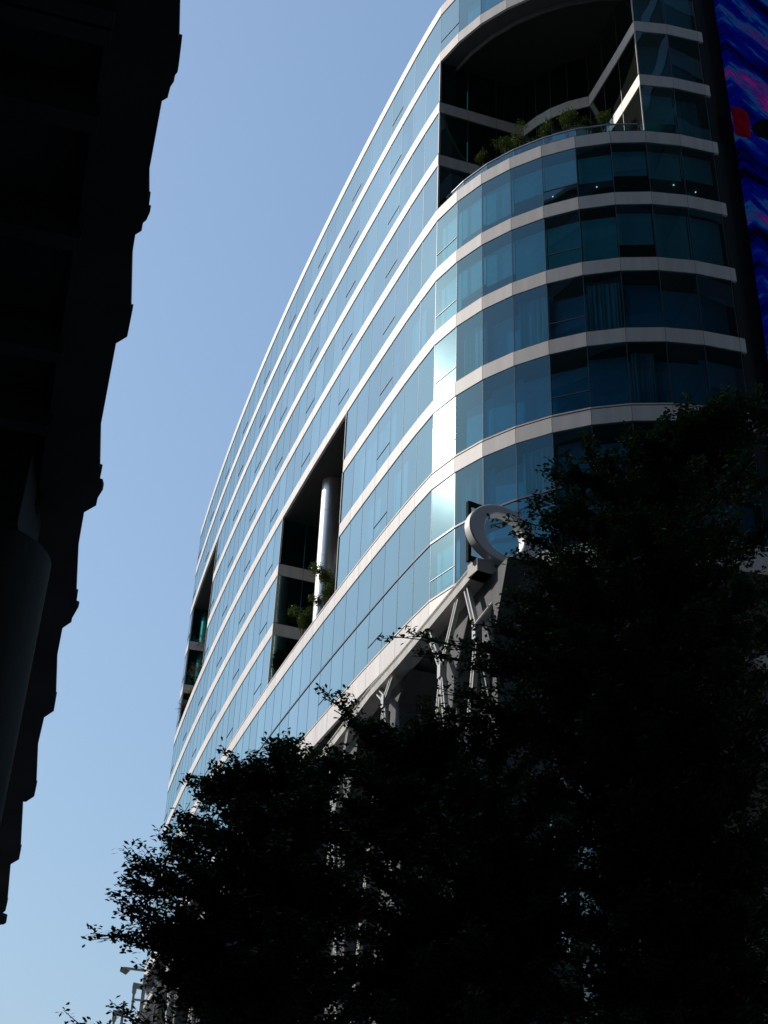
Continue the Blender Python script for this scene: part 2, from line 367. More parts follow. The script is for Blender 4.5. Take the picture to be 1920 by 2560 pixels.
def pane_geo(mb, a, b, z0, z1, d=0.0):
    t = (b - a).normalized() * 0.012; nrm = Vector((t.y, -t.x)).normalized() * d
    a = a + t + nrm; b = b - t + nrm
    mb.quad(xyz(a, z0), xyz(b, z0), xyz(b, z1), xyz(a, z1))
nb = 0
for r_, (area, s, a, b, z0, z1, inner, trs, ia) in enumerate(panes):
    if r_ < 100 and not inner and area > 0:
        mb = MB(); pane_geo(mb, a, b, z0, z1); o = mb.build('window_pane', M['glass'], office)
        if trs:
            mt = MB(); zz = z0 + 0.86; mt.bar((*a.lerp(b, .01), zz), (*b.lerp(a, .01), zz), 0.05, 0.03); tr_o = mt.build('transom', M['mull'], office)
            tr_o.parent = o
            # pane carries the same parent inverse, so undo it for the sub-part
            tr_o.matrix_parent_inverse = Matrix.Identity(4)
    else:
        pane_geo(rest_in if inner else rest, a, b, z0, z1)
        if trs: rest_tr.bar((*a.lerp(b, .01), z0 + .86), (*b.lerp(a, .01), z0 + .86), 0.05, 0.03)
tag(rest.build('window_panes', M['glass'], office), kind='stuff')
tag(rest_in.build('terrace_wall_panes', M['recess_glass'], office), kind='stuff')
tag(rest_tr.build('window_transoms', M['mull'], office), kind='stuff')
# mullions: one slender bar per facade joint, interrupted by the bands and the recesses
def mull_at(mb, p, nrm, t, s):
    z0, z1 = STOREY[s]; a = p + nrm * 0.006; b = p - nrm * 0.10; hw = t * 0.015
    mb.prism([(q.x, q.y) for q in (a - hw, a + hw, b + hw, b - hw)], z0, z1)
for i in range(-40, IMAX + 1):
    mb = MB(); nrm = -inward(i); t = Vector((-nrm.y, nrm.x))
    for s in range(10):
        if any(r[0] < i < r[1] and r[2] <= s <= r[3] for r in RECESS):
            if mb.v: mb.build('mullion', M['mull'], office); mb = MB()
            continue
        mull_at(mb, P[i], nrm, t, s)
    if mb.v: mb.build('mullion', M['mull'], office)
for (i0, i1, s0, s1, path) in RECESS:
    for q0, q, q1 in zip([P[i0]] + path[:-1], path, path[1:] + [P[i1]]):
        mb = MB(); t = (q1 - q0).normalized(); nrm = Vector((t.y, -t.x))
        for s in range(s0, s1 + 1): mull_at(mb, q, nrm, t, s)
        mb.build('terrace_mullion', M['mull'], office)
# corner end panel and dark service shaft, core, roof
mb = MB(); mb.prism([(14.62, 44.50), (15.3, 45.15), (16.05, 45.35), (32, 57.8), (32, 59.5), (14.9, 46.2)], 5, ZT[0] + 3); mb.build('service_shaft', M['dark_clad'], office)
core = [(-8.5, 108), (-5.8, 92), (0.5, 74), (7.5, 57.5), (11.2, 53.6), (16, 53), (29, 62), (29, 114), (-5, 114)]
mb = MB()
for a, b in zip(core, core[1:] + core[:1]): mb.quad((*a, ZT[10] - 1), (*b, ZT[10] - 1), (*b, ZT[0]), (*a, ZT[0]))
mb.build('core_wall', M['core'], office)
mb = MB()
bk = [(31, 59), (31, 116), (4, 116)] + [(P[IMIN].x, P[IMIN].y)]
for a, b in zip(bk, bk[1:]): mb.quad((*a, ZT[10] - 1.06), (*b, ZT[10] - 1.06), (*b, ZT[0]), (*a, ZT[0]))
mb.build('rear_wall', M['tower_wall'], office)
# blinds, curtains and added blue sheets behind the glass
def inner_sheet(mb, a, b, z0, z1, d, pleat=0.0, m0=0.03, m1=0.97):
    t = (b - a).normalized(); nrm = Vector((-t.y, t.x)); n_ = 26 if pleat else 1; a2 = a.lerp(b, m0) + nrm * d; b2 = a.lerp(b, m1) + nrm * d
    vs = []
    for j in range(n_ + 1):
        q = a2.lerp(b2, j / n_) + nrm * (pleat * (random.random() if pleat else 0)); vs += [xyz(q, z0), xyz(q, z1)]
    mb.add(vs, [(2 * j, 2 * j + 2, 2 * j + 3, 2 * j + 1) for j in range(n_)], 0, False)
M['sky_tint_sheet'] = surf('sky_tint_blue', (0.30, 0.42, 0.56), 0.9, var=0.1, scale=3)  # blue of sheets added to stand in for sky reflected by the panes
drops = {4: (.55, .62, .45, .48, .50, .52), 5: (.8, .72, .55, .8, .95, .7)}
cnt = 0
for s in range(0, 10):
    z0, z1 = STOREY[s]
    for i in range(-24, 9):
        if any(r[0] <= i < r[1] and r[2] <= s <= r[3] for r in RECESS): continue
        a, b = P[i], P[i + 1]; rr = random.random()
        if s in (1, 2, 3, 6, 7, 8, 9, 0) and i >= 1:
            mb = MB(); inner_sheet(mb, a, b, z0 + .02, z1 - (.5 if (i + s) % 3 else .2), .7, 0, 0, 1); mb.build('sky_tint_sheet', M['sky_tint_sheet'], office)
        if s in (6, ) and i >= 0:
            if i in (0, 1, 3, 5): mb = MB(); inner_sheet(mb, a, b, z0, z1 - .3, .35, .10, .05, .6 + .35 * (i % 2)); mb.build('curtain', M['curtain'], office); cnt += 1
        elif s == 7 and i >= 0:
            if i in (6,): mb = MB(); inner_sheet(mb, a, b, z0, z1 - .3, .35, .10, .1, .7); mb.build('curtain', M['curtain'], office); cnt += 1
        elif s in (4, 5) and i >= 0:
            dr = [.80, .62, .66, .50, .48, .52, .50, .55, .5][i] if s == 4 else [.85, .55, .62, .78, .9, .95, .6, .9, .9][i]
            mb = MB(); zt = z1 - (.42 if i < 6 else .25); inner_sheet(mb, a, b, max(z0 + .05, zt - (z1 - z0) * dr), zt, .32); mb.build('blind', M['blind'], office); cnt += 1
        elif rr < .22 and cnt < 190:
            mb = MB(); zt = z1 - .3; dr = random.choice([.4, .6, .75, .9])
            if rr < .08: inner_sheet(mb, a, b, z0 + .05, zt, .35, .10, .05, random.uniform(.4, .95)); nm, mm = 'curtain', 'curtain'
            else: inner_sheet(mb, a, b, max(z0 + .05, zt - (z1 - z0) * dr), zt, .32); nm, mm = 'blind', 'blind'
            if cnt < 98 + 14: mb.build(nm, M[mm], office)
            cnt += 1
# small lit downlights seen through the glass
for (px, py, s) in ((1382, 491, 4), (1492, 467, 4), (1684, 462, 4), (1739, 480, 4), (1698, 422, 4), (1696, 306, 3)):
    zc = ZT[s] - BAND - 0.01; q = at_z(px, py, zc)
    mb = MB(); mb.prism([(q.x + .028 * math.cos(a_), q.y + .028 * math.sin(a_)) for a_ in np.linspace(0, 2 * math.pi, 9)[:-1]], zc - 0.03, zc)
    mb.build('downlight', M['lamp'], office)
# glass railings of the terraces
for (i0, i1, s0, s1, path) in RECESS:
    zf = ZT[s1 + 1]; pts = [P[i] for i in range(i0, i1 + 1)]
    pts = [pts[0].lerp(pts[1], .12)] + pts[1:-1] + [pts[-1].lerp(pts[-2], .15)]
    rl = mitre(pts, -0.42); top = zf + (1.0 if i0 == 0 else .75)
    mb = MB()
    for a, b in zip(rl, rl[1:]): mb.bar(xyz(a, top), xyz(b, top), 0.07, 0.05)
    for q in rl[1:-1]: mb.bar(xyz(q, zf), xyz(q, top - .03), 0.03, 0.03)
    ra = mb.build('railing_frame', M['alu'], office)
    mb = MB()
    for a, b in zip(rl, rl[1:]): pane_geo(mb, a, b, zf + .06, top - .04)
    mb.build('railing_glass', M['rail_glass'], office)
# round steel columns standing in the two left terraces
def round_column(c, z0, z1, r, mat_, name, parent, joints=3.0):
    mb = MB(); n_ = 40; z = z0
    while z < z1:
        zt = min(z + joints, z1); mb.tube([(c[0], c[1], z), (c[0], c[1], zt - .02)], [r, r], n_); mb.tube([(c[0], c[1], zt - .02), (c[0], c[1], zt)], [r - .015, r - .015], n_, cap=False); z = zt
    return mb.build(name, mat_, parent)
def inset_hit(px, py, d, z=None):
    """point on the facade line moved d metres inwards that stands on the sight line through a pixel"""
    dr = ray(px, py); n2 = Vector((dr.x, dr.y)).normalized(); pts = mitre([P[i] for i in range(IMIN, IMAX + 1)], -d); best = None
    for a, b in zip(pts, pts[1:]):
        ca = n2.x * a.y - n2.y * a.x; cb = n2.x * b.y - n2.y * b.x
        if ca * cb <= 0 and ca != cb:
            q = a.lerp(b, ca / (ca - cb)); dist = q.length
            if best is None or dist < best[0]: best = (dist, q)
    if best is None: return inset_hit(px + 3, py, max(d - .1, 0))
    return Vector((best[1].x, best[1].y, EYE + best[0] * dr.z / math.hypot(dr.x, dr.y)))
c1 = inset_hit(823, 1350, 1.5); round_column((c1.x, c1.y), ZT[8] - .03, ZT[5] - BAND - .05, 0.62, M['steel'], 'round_column', office)
c2 = inset_hit(525, 1500, 1.6); round_column((c2.x, c2.y), ZT[5] - .03, ZT[2] - BAND - .05, 0.62, M['steel'], 'round_column', office)

# underside: big concrete V columns and set-back lobby glass
for i in range(-34, 9, 5):
    base = P[i] + inward(i) * 2.8; t = (P[i + 1] - P[i]).normalized(); n2 = inward(i)
    mb = MB()
    zt, zm, zb = ZT[10] - 1.0, 20.4, 1.0
    def plate(c0, w0, z0_, c1_, w1, z1_, th=.9):
        vs = []
        for c, w_, z in ((c0, w0, z0_), (c1_, w1, z1_)):
            for sx, sy in ((-1, -1), (1, -1), (1, 1), (-1, 1)): q = c + t * sx * w_ / 2 + n2 * sy * th / 2; vs.append(xyz(q, z))
        mb.add(vs, [(3, 2, 1, 0), (4, 5, 6, 7), (0, 1, 5, 4), (1, 2, 6, 5), (2, 3, 7, 6), (3, 0, 4, 7)])
    plate(base, 1.5, zm, base, 6.6, zt)
    plate(base, 3.4, zb - 1, base, 1.5, zm)
    mb.build('hourglass_column', M['grey_conc'], office)
lob = mitre([P[i] for i in range(-36, IMAX + 1)], -7.0)
mb = MB()
for a, b in zip(lob, lob[1:]):
    for z in range(0, 28, 4): pane_geo(mb, a, b, z + .03, min(z + 3.97, 29))
tag(mb.build('lobby_glazing', M['recess_glass'], office), kind='stuff')

# ------------------------------------------------------------------ LED screen on the right
sc0 = Vector((16.12, 45.05)); hd = Vector((math.cos(R(38)), math.sin(R(38))))
scr = empty('led_screen', (sc0.x, sc0.y, 8), "tall video screen glowing blue and violet, fixed beside the dark wall", "video screen")
def scr_box(name, u0, u1, z0, z1, d0, d1, mm):
    nn = Vector((hd.y, -hd.x)); mb = MB()
    q = [sc0 + hd * u0 + nn * d0, sc0 + hd * u1 + nn * d0, sc0 + hd * u1 + nn * d1, sc0 + hd * u0 + nn * d1]
    mb.prism([(p.x, p.y) for p in q], z0, z1); return mb.build(name, mm, scr)
scr_box('display_panel', 0, 16, 9, 78, -.3, 0, M['led'])
def scr_at(px, py):   # hit the display plane
    d = ray(px, py); nn = Vector((hd.y, -hd.x)); t = nn.dot(sc0) / (nn.x * d.x + nn.y * d.y)
    q = Vector((d.x * t, d.y * t)); return (q - sc0).dot(hd), d.z * t + EYE
def scr_shape(name, pxs, mm, d):
    nn = Vector((hd.y, -hd.x)); mb = MB(); uv = [scr_at(*p) for p in pxs]
    vs = [xyz(sc0 + hd * u + nn * d, z) for u, z in uv]; mb.add(vs, [list(range(len(vs)))]); return mb.build(name, mm, scr)
scr_shape('picture_red_block', [(1826, 266), (1850, 270), (1868, 282), (1874, 302), (1877, 345), (1855, 343), (1838, 338)], M['led_red'], .006)
scr_shape('picture_dark_plant', [(1876, 322), (1885, 308), (1896, 304), (1905, 296), (1925, 300), (1940, 300), (1940, 352), (1915, 348), (1890, 340)], M['led_black'], .006)

# ------------------------------------------------------------------ concrete walkway canopy with steel lattice
ZC = 20.0 + EYE
cpx = [(1193, 1396.5), (1000, 1631.6), (927, 1715), (794, 1893)]
cp = [at_z(x, y, ZC) for x, y in cpx]; c0 = Vector(cp[0][:2])
edge = [Vector(p[:2]) for p in cp]
canopy = empty('walkway_canopy', (c0.x, c0.y, 0), "pale concrete walkway canopy on crossed steel struts below the glass block", "canopy")
dirL = (edge[-1] - edge[1]).normalized(); cur = edge[-1]
for j in range(12):
    a = math.atan2(dirL.y, dirL.x) - R(.35); dirL = Vector((math.cos(a), math.sin(a))); cur = cur + dirL * 4.4; edge.append(cur)
fr = Vector(at_z(1398, 1463, ZC)[:2]); fdir = (fr - c0).normalized(); f2 = c0 + fdir * 16
nout = lambda k: Vector(((edge[k + 1] - edge[k]).normalized().y, -(edge[k + 1] - edge[k]).normalized().x)) * -1
inn = [p + Vector((math.cos(R(15)), math.sin(R(15)))) * 3.2 for p in edge]
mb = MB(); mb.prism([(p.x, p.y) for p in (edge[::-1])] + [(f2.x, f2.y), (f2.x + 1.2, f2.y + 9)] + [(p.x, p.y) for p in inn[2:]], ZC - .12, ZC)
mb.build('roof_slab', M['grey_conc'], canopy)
def beam_along(mb, pts, z0, z1, th):
    for a, b in zip(pts, pts[1:]):
        t = (b - a).normalized(); nn = Vector((-t.y, t.x)) * th
        mb.prism([(p.x, p.y) for p in (a, b, b + nn, a + nn)], z0, z1)
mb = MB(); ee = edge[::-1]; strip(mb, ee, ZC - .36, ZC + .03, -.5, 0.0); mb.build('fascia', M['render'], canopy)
mb = MB(); strip(mb, [c0, f2], ZC - .36, ZC + .03, -.5, 0.0); mb.build('fascia', M['render'], canopy)
# parameterised position along the canopy edge
cum = [0]
for a, b in zip(edge, edge[1:]): cum.append(cum[-1] + (b - a).length)
def along(s):
    if s < 0: return c0 + fdir * (-s), fdir * -1
    for k in range(len(edge) - 1):
        if s <= cum[k + 1]: 
            t = (edge[k + 1] - edge[k]).normalized(); return edge[k] + t * (s - cum[k]), t
    return edge[-1], (edge[-1] - edge[-2]).normalized()
def s_of(px, py, z):
    q = Vector(at_z(px, py, z)[:2]); best = min(((along(x)[0] - q).length, x) for x in np.arange(0, 40, .1)); return best[1]
def strut(s0, z0, s1, z1, off=.12):
    a, ta = along(s0); b, tb = along(s1); mb = MB()
    n0 = Vector((-ta.y, ta.x)) ; n0 = n0 if n0.x < 0 else -n0; n1 = n0
    A = Vector((*(a - n0 * off), z0)); B = Vector((*(b - n0 * off), z1))
    tt = (B - A).normalized(); side = tt.cross(Vector((*n0, 0))).normalized() * .085; back = Vector((*n0, 0)) * -.14
    mb.bar(A + side, B + side, .05, .1, up=(*n0, 0)); mb.bar(A - side, B - side, .05, .1, up=(*n0, 0)); mb.bar(A + back * .5, B + back * .5, .17, .03, up=(*n0, 0))
    return mb
def web(s0, z0, s1, z1, wd0, wd1):
    a, ta = along(s0); b, tb = along(s1); n0 = Vector((-ta.y, ta.x)); n0 = n0 if n0.x < 0 else -n0
    mb = MB(); vs = []
    for c, t, w_, z in ((a, ta, wd0, z0), (b, tb, wd1, z1)):
        for sx, dd in ((-1, .45), (1, .45), (1, 1.6), (-1, 1.6)): q = c + t * sx * w_ / 2 - n0 * dd; vs.append(xyz(q, z))
    mb.add(vs, [(3, 2, 1, 0), (4, 5, 6, 7), (0, 1, 5, 4), (1, 2, 6, 5), (2, 3, 7, 6), (3, 0, 4, 7)]); return mb
ztop = ZC - .38
def zat(px, py, s_):
    a, t = along(s_); d = ray(px, py); return EYE + math.hypot(a.x, a.y) * d.z / math.hypot(d.x, d.y)
NODES = [(.3, 1.0, -1.1, zat(1188, 1595, .3)), (2.75, 1.6, 3.75, zat(1103, 1685, 2.75)), (7.35, 6.75, 7.95, zat(966, 1762, 7.35)), (12.2, 11.0, 13.3, 18.4),
         (17.2, 16.4, 18.2, 19.4), (22.5, 21.4, 23.6, 18.6), (28, 27.2, 29, 19.2), (34, 33, 35.2, 18.5), (41, 40, 42.2, 18.8)]
for sx, sa, sb, XZ in NODES:
    for st_, sg in ((sa, -1 if sa > sx else 1), (sb, 1 if sb < sx else -1)):
        strut(st_, ztop, sx, XZ + .2).build('strut', M['strut'], canopy)
        strut(sx, XZ - .0, sx + sg * 2.0, 10.5).build('strut', M['strut'], canopy)
    a, t = along(sx); n0 = Vector((-t.y, t.x)); n0 = n0 if n0.x < 0 else -n0
    mb = MB(); mb.bar(xyz(a - n0 * .12, XZ - .1), xyz(a - n0 * .12, XZ + .3), .22, .2, up=(*n0, 0)); mb.build('strut_node', M['strut'], canopy)
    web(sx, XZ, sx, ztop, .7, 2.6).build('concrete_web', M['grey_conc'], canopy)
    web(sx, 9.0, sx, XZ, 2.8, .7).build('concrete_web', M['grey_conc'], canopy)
XZ = 18.0
mb = strut(-.8, ztop, -2.6, XZ - 3); mb.build('strut', M['strut'], canopy)
for s_ in (1.0, 12, 24, 36, 46):
    a, t = along(s_); mb = MB(); mb.prism([(a.x + 1 + .45 * math.cos(q), a.y + .45 * math.sin(q)) for q in np.linspace(0, 2 * math.pi, 17)[:-1]], 0, 9.2); mb.build('support_post', M['grey_conc'], canopy)
mb = MB()
for a, b in zip(edge, edge[1:]):
    mb.bar(xyz(a + Vector((.9, .3)), 9.0), xyz(b + Vector((.9, .3)), 9.0), 1.8, .5)
mb.build('walkway_deck', M['grey_conc'], canopy)

# ring shaped sign letter standing on the canopy front edge
rc = c0 + fdir * .80; fn = Vector((fdir.y, -fdir.x))
ring = empty('sign_letter', (rc.x, rc.y, ZC + .03), "big white ring shaped sign letter standing on the canopy's front corner", "sign letter")
mb = MB(); nseg = 72; rx, rz, ix, iz, dp = 1.13, .92, .64, .66, .28; cz = ZC + .05 + rz
def rp(ax, az, ang, d): q = rc + fdir * (ax * math.cos(ang)) + fn * d; return (q.x, q.y, cz + az * math.sin(ang))
prof = [(rx, rz, -.12), (rx, rz, dp - .15), (rx - .035, rz - .035, dp - .12), (ix + .03, iz + .03, dp - .12), (ix, iz, dp - .15), (ix, iz, -.12)]
vs = [rp(a, b, 2 * math.pi * j / nseg, d) for (a, b, d) in prof for j in range(nseg)]; kk = len(prof)
fs = [(k * nseg + j, k * nseg + (j + 1) % nseg, ((k + 1) % kk) * nseg + (j + 1) % nseg, ((k + 1) % kk) * nseg + j) for k in range(kk) for j in range(nseg)]
mb.add(vs, fs, 0, True); lo = mb.build('letter_face', M['white'], ring)
for p_ in lo.data.polygons: p_.use_smooth = True
mod = lo.modifiers.new('edges', 'EDGE_SPLIT'); mod.split_angle = R(35)
mb = MB()
for dx in (-.92, .85):
    q = rc + fdir * dx - fn * .25; mb.bar(xyz(q, ZC), xyz(q, ZC + 1.95), .10, .12, up=(*fn, 0))
q0 = rc - fdir * .92 - fn * .25; q1 = rc + fdir * .85 - fn * .25
mb.bar(xyz(q0, ZC + .12), xyz(q1, ZC + .12), .1, .12); mb.bar(xyz(q0, ZC + 1.9), xyz(q1, ZC + 1.9), .1, .12)
mb.build('support_frame', M['dark_clad'], ring)

# ------------------------------------------------------------------ elevated railway viaduct on the left
A0 = Vector((-1.70, 6.68)); VD = (Vector((-7.69, 29.31)) - A0).normalized(); VN = Vector((VD.y, -VD.x))   # VN points to the street
ZV = 9.0 + EYE
via = empty('railway_viaduct', (-6, 10, 0), "dark elevated railway viaduct seen from below, its ribbed edge against the sky", "viaduct")
def vp(s, o): q = A0 + VD * s + VN * o; return (q.x, q.y)
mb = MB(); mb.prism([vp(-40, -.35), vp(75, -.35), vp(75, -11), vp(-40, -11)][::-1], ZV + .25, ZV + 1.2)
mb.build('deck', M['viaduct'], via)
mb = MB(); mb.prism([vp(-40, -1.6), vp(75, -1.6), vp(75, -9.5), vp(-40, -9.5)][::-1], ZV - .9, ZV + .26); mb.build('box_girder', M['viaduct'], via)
# outer edge of the soffit, surveyed joint by joint: every bay flares out to a bolted joint and steps back
EDGE = [at_z(x, y, ZV) for x, y in ((450,0),(448,91),(455,93),(453,112),(446,170),(432,187),(437,193),(428,207),(421,234),(411,240),(407,242),(373,427),(373,484),(376,486),(372,518),(377,520),(368,540),(359,548),(356,567),(340,577),(331,633),(328,766),(333,767),(320,832),(292,849),(252,1064),(250,1165),(256,1167),(249,1201),(256,1203),(259,1215),(246,1236),(242,1255),(212,1272),(196,1364),(191,1477),(195,1479),(191,1506),(198,1509),(182,1537),(180,1547),(158,1562),(143,1640),(140,1734),(142,1735),(136,1770),(112,1786),(95,1860),(91,1955),(93,1956),(87,1984),(66,1998),(58,1997),(52,2115),(54,2116),(49,2142),(27,2155),(19,2248),(20,2249),(15,2271),(0,2283))]
def offl(q): d_ = Vector((q.x, q.y)) - A0; return d_.dot(VD), d_.dot(VN)
prof_ = [offl(q) for q in EDGE]
bay = [(f, o) for f, o in ((0, .13), (.02, .155), (.11, .13), (.12, .16), (.17, .11), (.19, .02), (.5, -.02), (.66, -.01))]
s_end = prof_[-1][0]; first = prof_[0][0]
prof_ = [(first - 3.0 * k + f * 3.0, o) for k in range(10, 0, -1) for f, o in bay] + prof_ + [(s_end + .1 + 3.0 * k + f * 3.0, o) for k in range(11) for f, o in bay]
cuts = [first - 3.0 * k for k in range(10, 0, -1)] + [first, .34, 3.5, 6.3, 9.25, 12.4, 15.9, 19.2, 22.45] + [s_end + .05 + 3.0 * k for k in range(12)]
cuts = sorted(cuts)
for a_, b_ in zip(cuts, cuts[1:]):
    seg = [p for p in prof_ if a_ <= p[0] < b_]
    if not seg: continue
    oi = lambda s_: float(np.interp(s_, [p[0] for p in prof_], [p[1] for p in prof_]))
    seg = [(a_, oi(a_))] + [p for p in seg if p[0] > a_ + 1e-4] + [(b_ - .003, oi(b_ - .003))]
    pr = [vp(s_, o) for s_, o in seg]
    mb = MB(); mb.prism((pr + [vp(seg[-1][0], -.5), vp(seg[0][0], -.5)])[::-1], ZV - .05, ZV + .03); 
    mb.prism([vp(a_, -.12), vp(b_ - .02, -.12), vp(b_ - .02, -.42), vp(a_, -.42)][::-1], ZV + .03, ZV + 1.5)
    for f_ in (.25, .7):
        sc_ = a_ + (b_ - a_) * f_; mb.prism([vp(sc_, -.45), vp(sc_ + .18, -.45), vp(sc_ + .18, -1.6), vp(sc_, -1.6)][::-1], ZV - .22, ZV + .25)
    mb.build('parapet_unit', M['viaduct'], via)
for cy_, nm in ((-3.72, 0),):
    pc = at_z(135, 1383, ZV - .9); rr = .78
    dirc = Vector((pc.x, pc.y)).normalized(); perp = Vector((-dirc.y, dirc.x)); c_ = Vector((pc.x, pc.y)) + perp * rr + dirc * .25
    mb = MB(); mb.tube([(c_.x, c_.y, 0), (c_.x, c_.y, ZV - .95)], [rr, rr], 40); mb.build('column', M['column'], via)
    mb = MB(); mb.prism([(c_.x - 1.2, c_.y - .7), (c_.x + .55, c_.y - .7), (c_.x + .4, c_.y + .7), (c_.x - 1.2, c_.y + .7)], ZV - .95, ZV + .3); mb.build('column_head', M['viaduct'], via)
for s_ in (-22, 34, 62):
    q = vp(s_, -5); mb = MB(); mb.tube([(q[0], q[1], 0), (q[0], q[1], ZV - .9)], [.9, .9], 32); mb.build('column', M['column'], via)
mb = MB(); g = [at_z(410, 0, ZV + .1), at_z(378, 200, ZV + .1), at_z(333, 500, ZV + .1), at_z(289, 740, ZV + .1), at_z(262, 950, ZV + .1)]
mb.tube([(p.x, p.y, ZV + .0) for p in g], [.012] * 5, 6); mb.build('conduit', M['pipe'], via)

# ------------------------------------------------------------------ unseen slab added beyond the viaduct to keep the street in shadow
tow = empty('shading_slab', (-35, 5, 0), "long dark slab, unseen, added behind the railway viaduct to darken the street", "building")
mb = MB(); mb.prism([(-23, -70), (-23, 46), (-48, 46), (-48, -70)][::-1], 0, 36); mb.build('wall', M['tower_wall'], tow)
mb = MB(); mb.prism([(-22.6, -70.4), (-22.6, 46.4), (-48.4, 46.4), (-48.4, -70.4)][::-1], 36, 36.6); mb.build('roof', M['tower_wall'], tow)
for fl in range(11):
    mb = MB()
    for y in range(-68, 44, 4): mb.prism([(-22.95, y), (-22.95, y + 2.4), (-23.1, y + 2.4), (-23.1, y)][::-1], 1.2 + fl * 3.2, 2.9 + fl * 3.2)
    mb.build('window_row', M['tower_glass'], tow)

def dark_tower(name, rect, h, label):
    x0, y0, x1, y1 = rect; t_ = empty(name, ((x0 + x1) / 2, (y0 + y1) / 2, 0), label, 'building')
    mb = MB(); mb.prism([(x0, y0), (x1, y0), (x1, y1), (x0, y1)], 0, h); mb.build('wall', M['dark_clad'], t_)
    mb = MB(); mb.prism([(x0 - .4, y0 - .4), (x1 + .4, y0 - .4), (x1 + .4, y1 + .4), (x0 - .4, y1 + .4)], h, h + 1); mb.build('roof', M['tower_wall'], t_)
    for z in range(4, int(h) - 2, 8):
        mb = MB(); mb.prism([(x0 - .06, y0 - .06), (x1 + .06, y0 - .06), (x1 + .06, y1 + .06), (x0 - .06, y1 + .06)], z, z + 2.2); mb.build('window_row', M['tower_glass'], t_)
dark_tower('sky_blocker_rear', (-70, -75, 70, -26), 140, 'tall dark tower, unseen, added opposite the office block to cut sky light')  # added out of view to block sky light from behind
dark_tower('sky_blocker_side', (24, -24, 62, 22), 120, 'tall dark tower, unseen, added to the side to darken the right-hand facade')  # out-of-view block added to dim the right-hand glass and bands

# ------------------------------------------------------------------ plants
def leaf_mesh(name, centers, normals_dirs, length, width, matr, parent=None, extra=None):
    """kite shaped leaves: base point, direction, size -> one mesh"""
    n_ = len(centers); d = normals_dirs / np.linalg.norm(normals_dirs, axis=1, keepdims=True)
    up = rng.normal(size=(n_, 3)) * .45 + np.array([0, 0, 1.0]); sd_ = np.cross(d, up); sd_ /= np.linalg.norm(sd_, axis=1, keepdims=True) + 1e-9
    Ls = length * rng.uniform(.7, 1.25, (n_, 1)); Ws = width * rng.uniform(.75, 1.2, (n_, 1))
    nn = np.cross(sd_, d)
    p0 = centers; p1 = centers + d * Ls * .62 + sd_ * Ws * .5; p2 = centers + d * Ls + nn * Ls * -.06; p3 = centers + d * Ls * .62 - sd_ * Ws * .5
    co = np.stack([p0, p1, p2, p3], 1).reshape(-1, 3)
    me = bpy.data.meshes.new(name); me.vertices.add(4 * n_); me.vertices.foreach_set('co', co.ravel().astype(np.float32))
    me.loops.add(4 * n_); me.loops.foreach_set('vertex_index', np.arange(4 * n_, dtype=np.int32))
    me.polygons.add(n_); me.polygons.foreach_set('loop_start', np.arange(0, 4 * n_, 4, dtype=np.int32)); me.polygons.foreach_set('loop_total', np.full(n_, 4, dtype=np.int32))
    me.materials.append(matr); me.update(calc_edges=True); me.validate()
    o = bpy.data.objects.new(name, me); scene.collection.objects.link(o)
    if parent: o.parent = parent; o.matrix_parent_inverse = Matrix.LocRotScale(Vector(parent.location), None, None).inverted()
    return o
def rosettes(cs, k=8, flat=.35, spread=.02):
    n_ = len(cs); c = np.repeat(cs, k, 0) + rng.normal(size=(n_ * k, 3)) * spread
    a = rng.uniform(0, 2 * np.pi, n_ * k); d = np.stack([np.cos(a), np.sin(a), rng.normal(.15, flat, n_ * k)], 1); return c, d
def bez(a, b, c, t): return a * (1 - t) ** 2 + b * 2 * t * (1 - t) + c * t * t
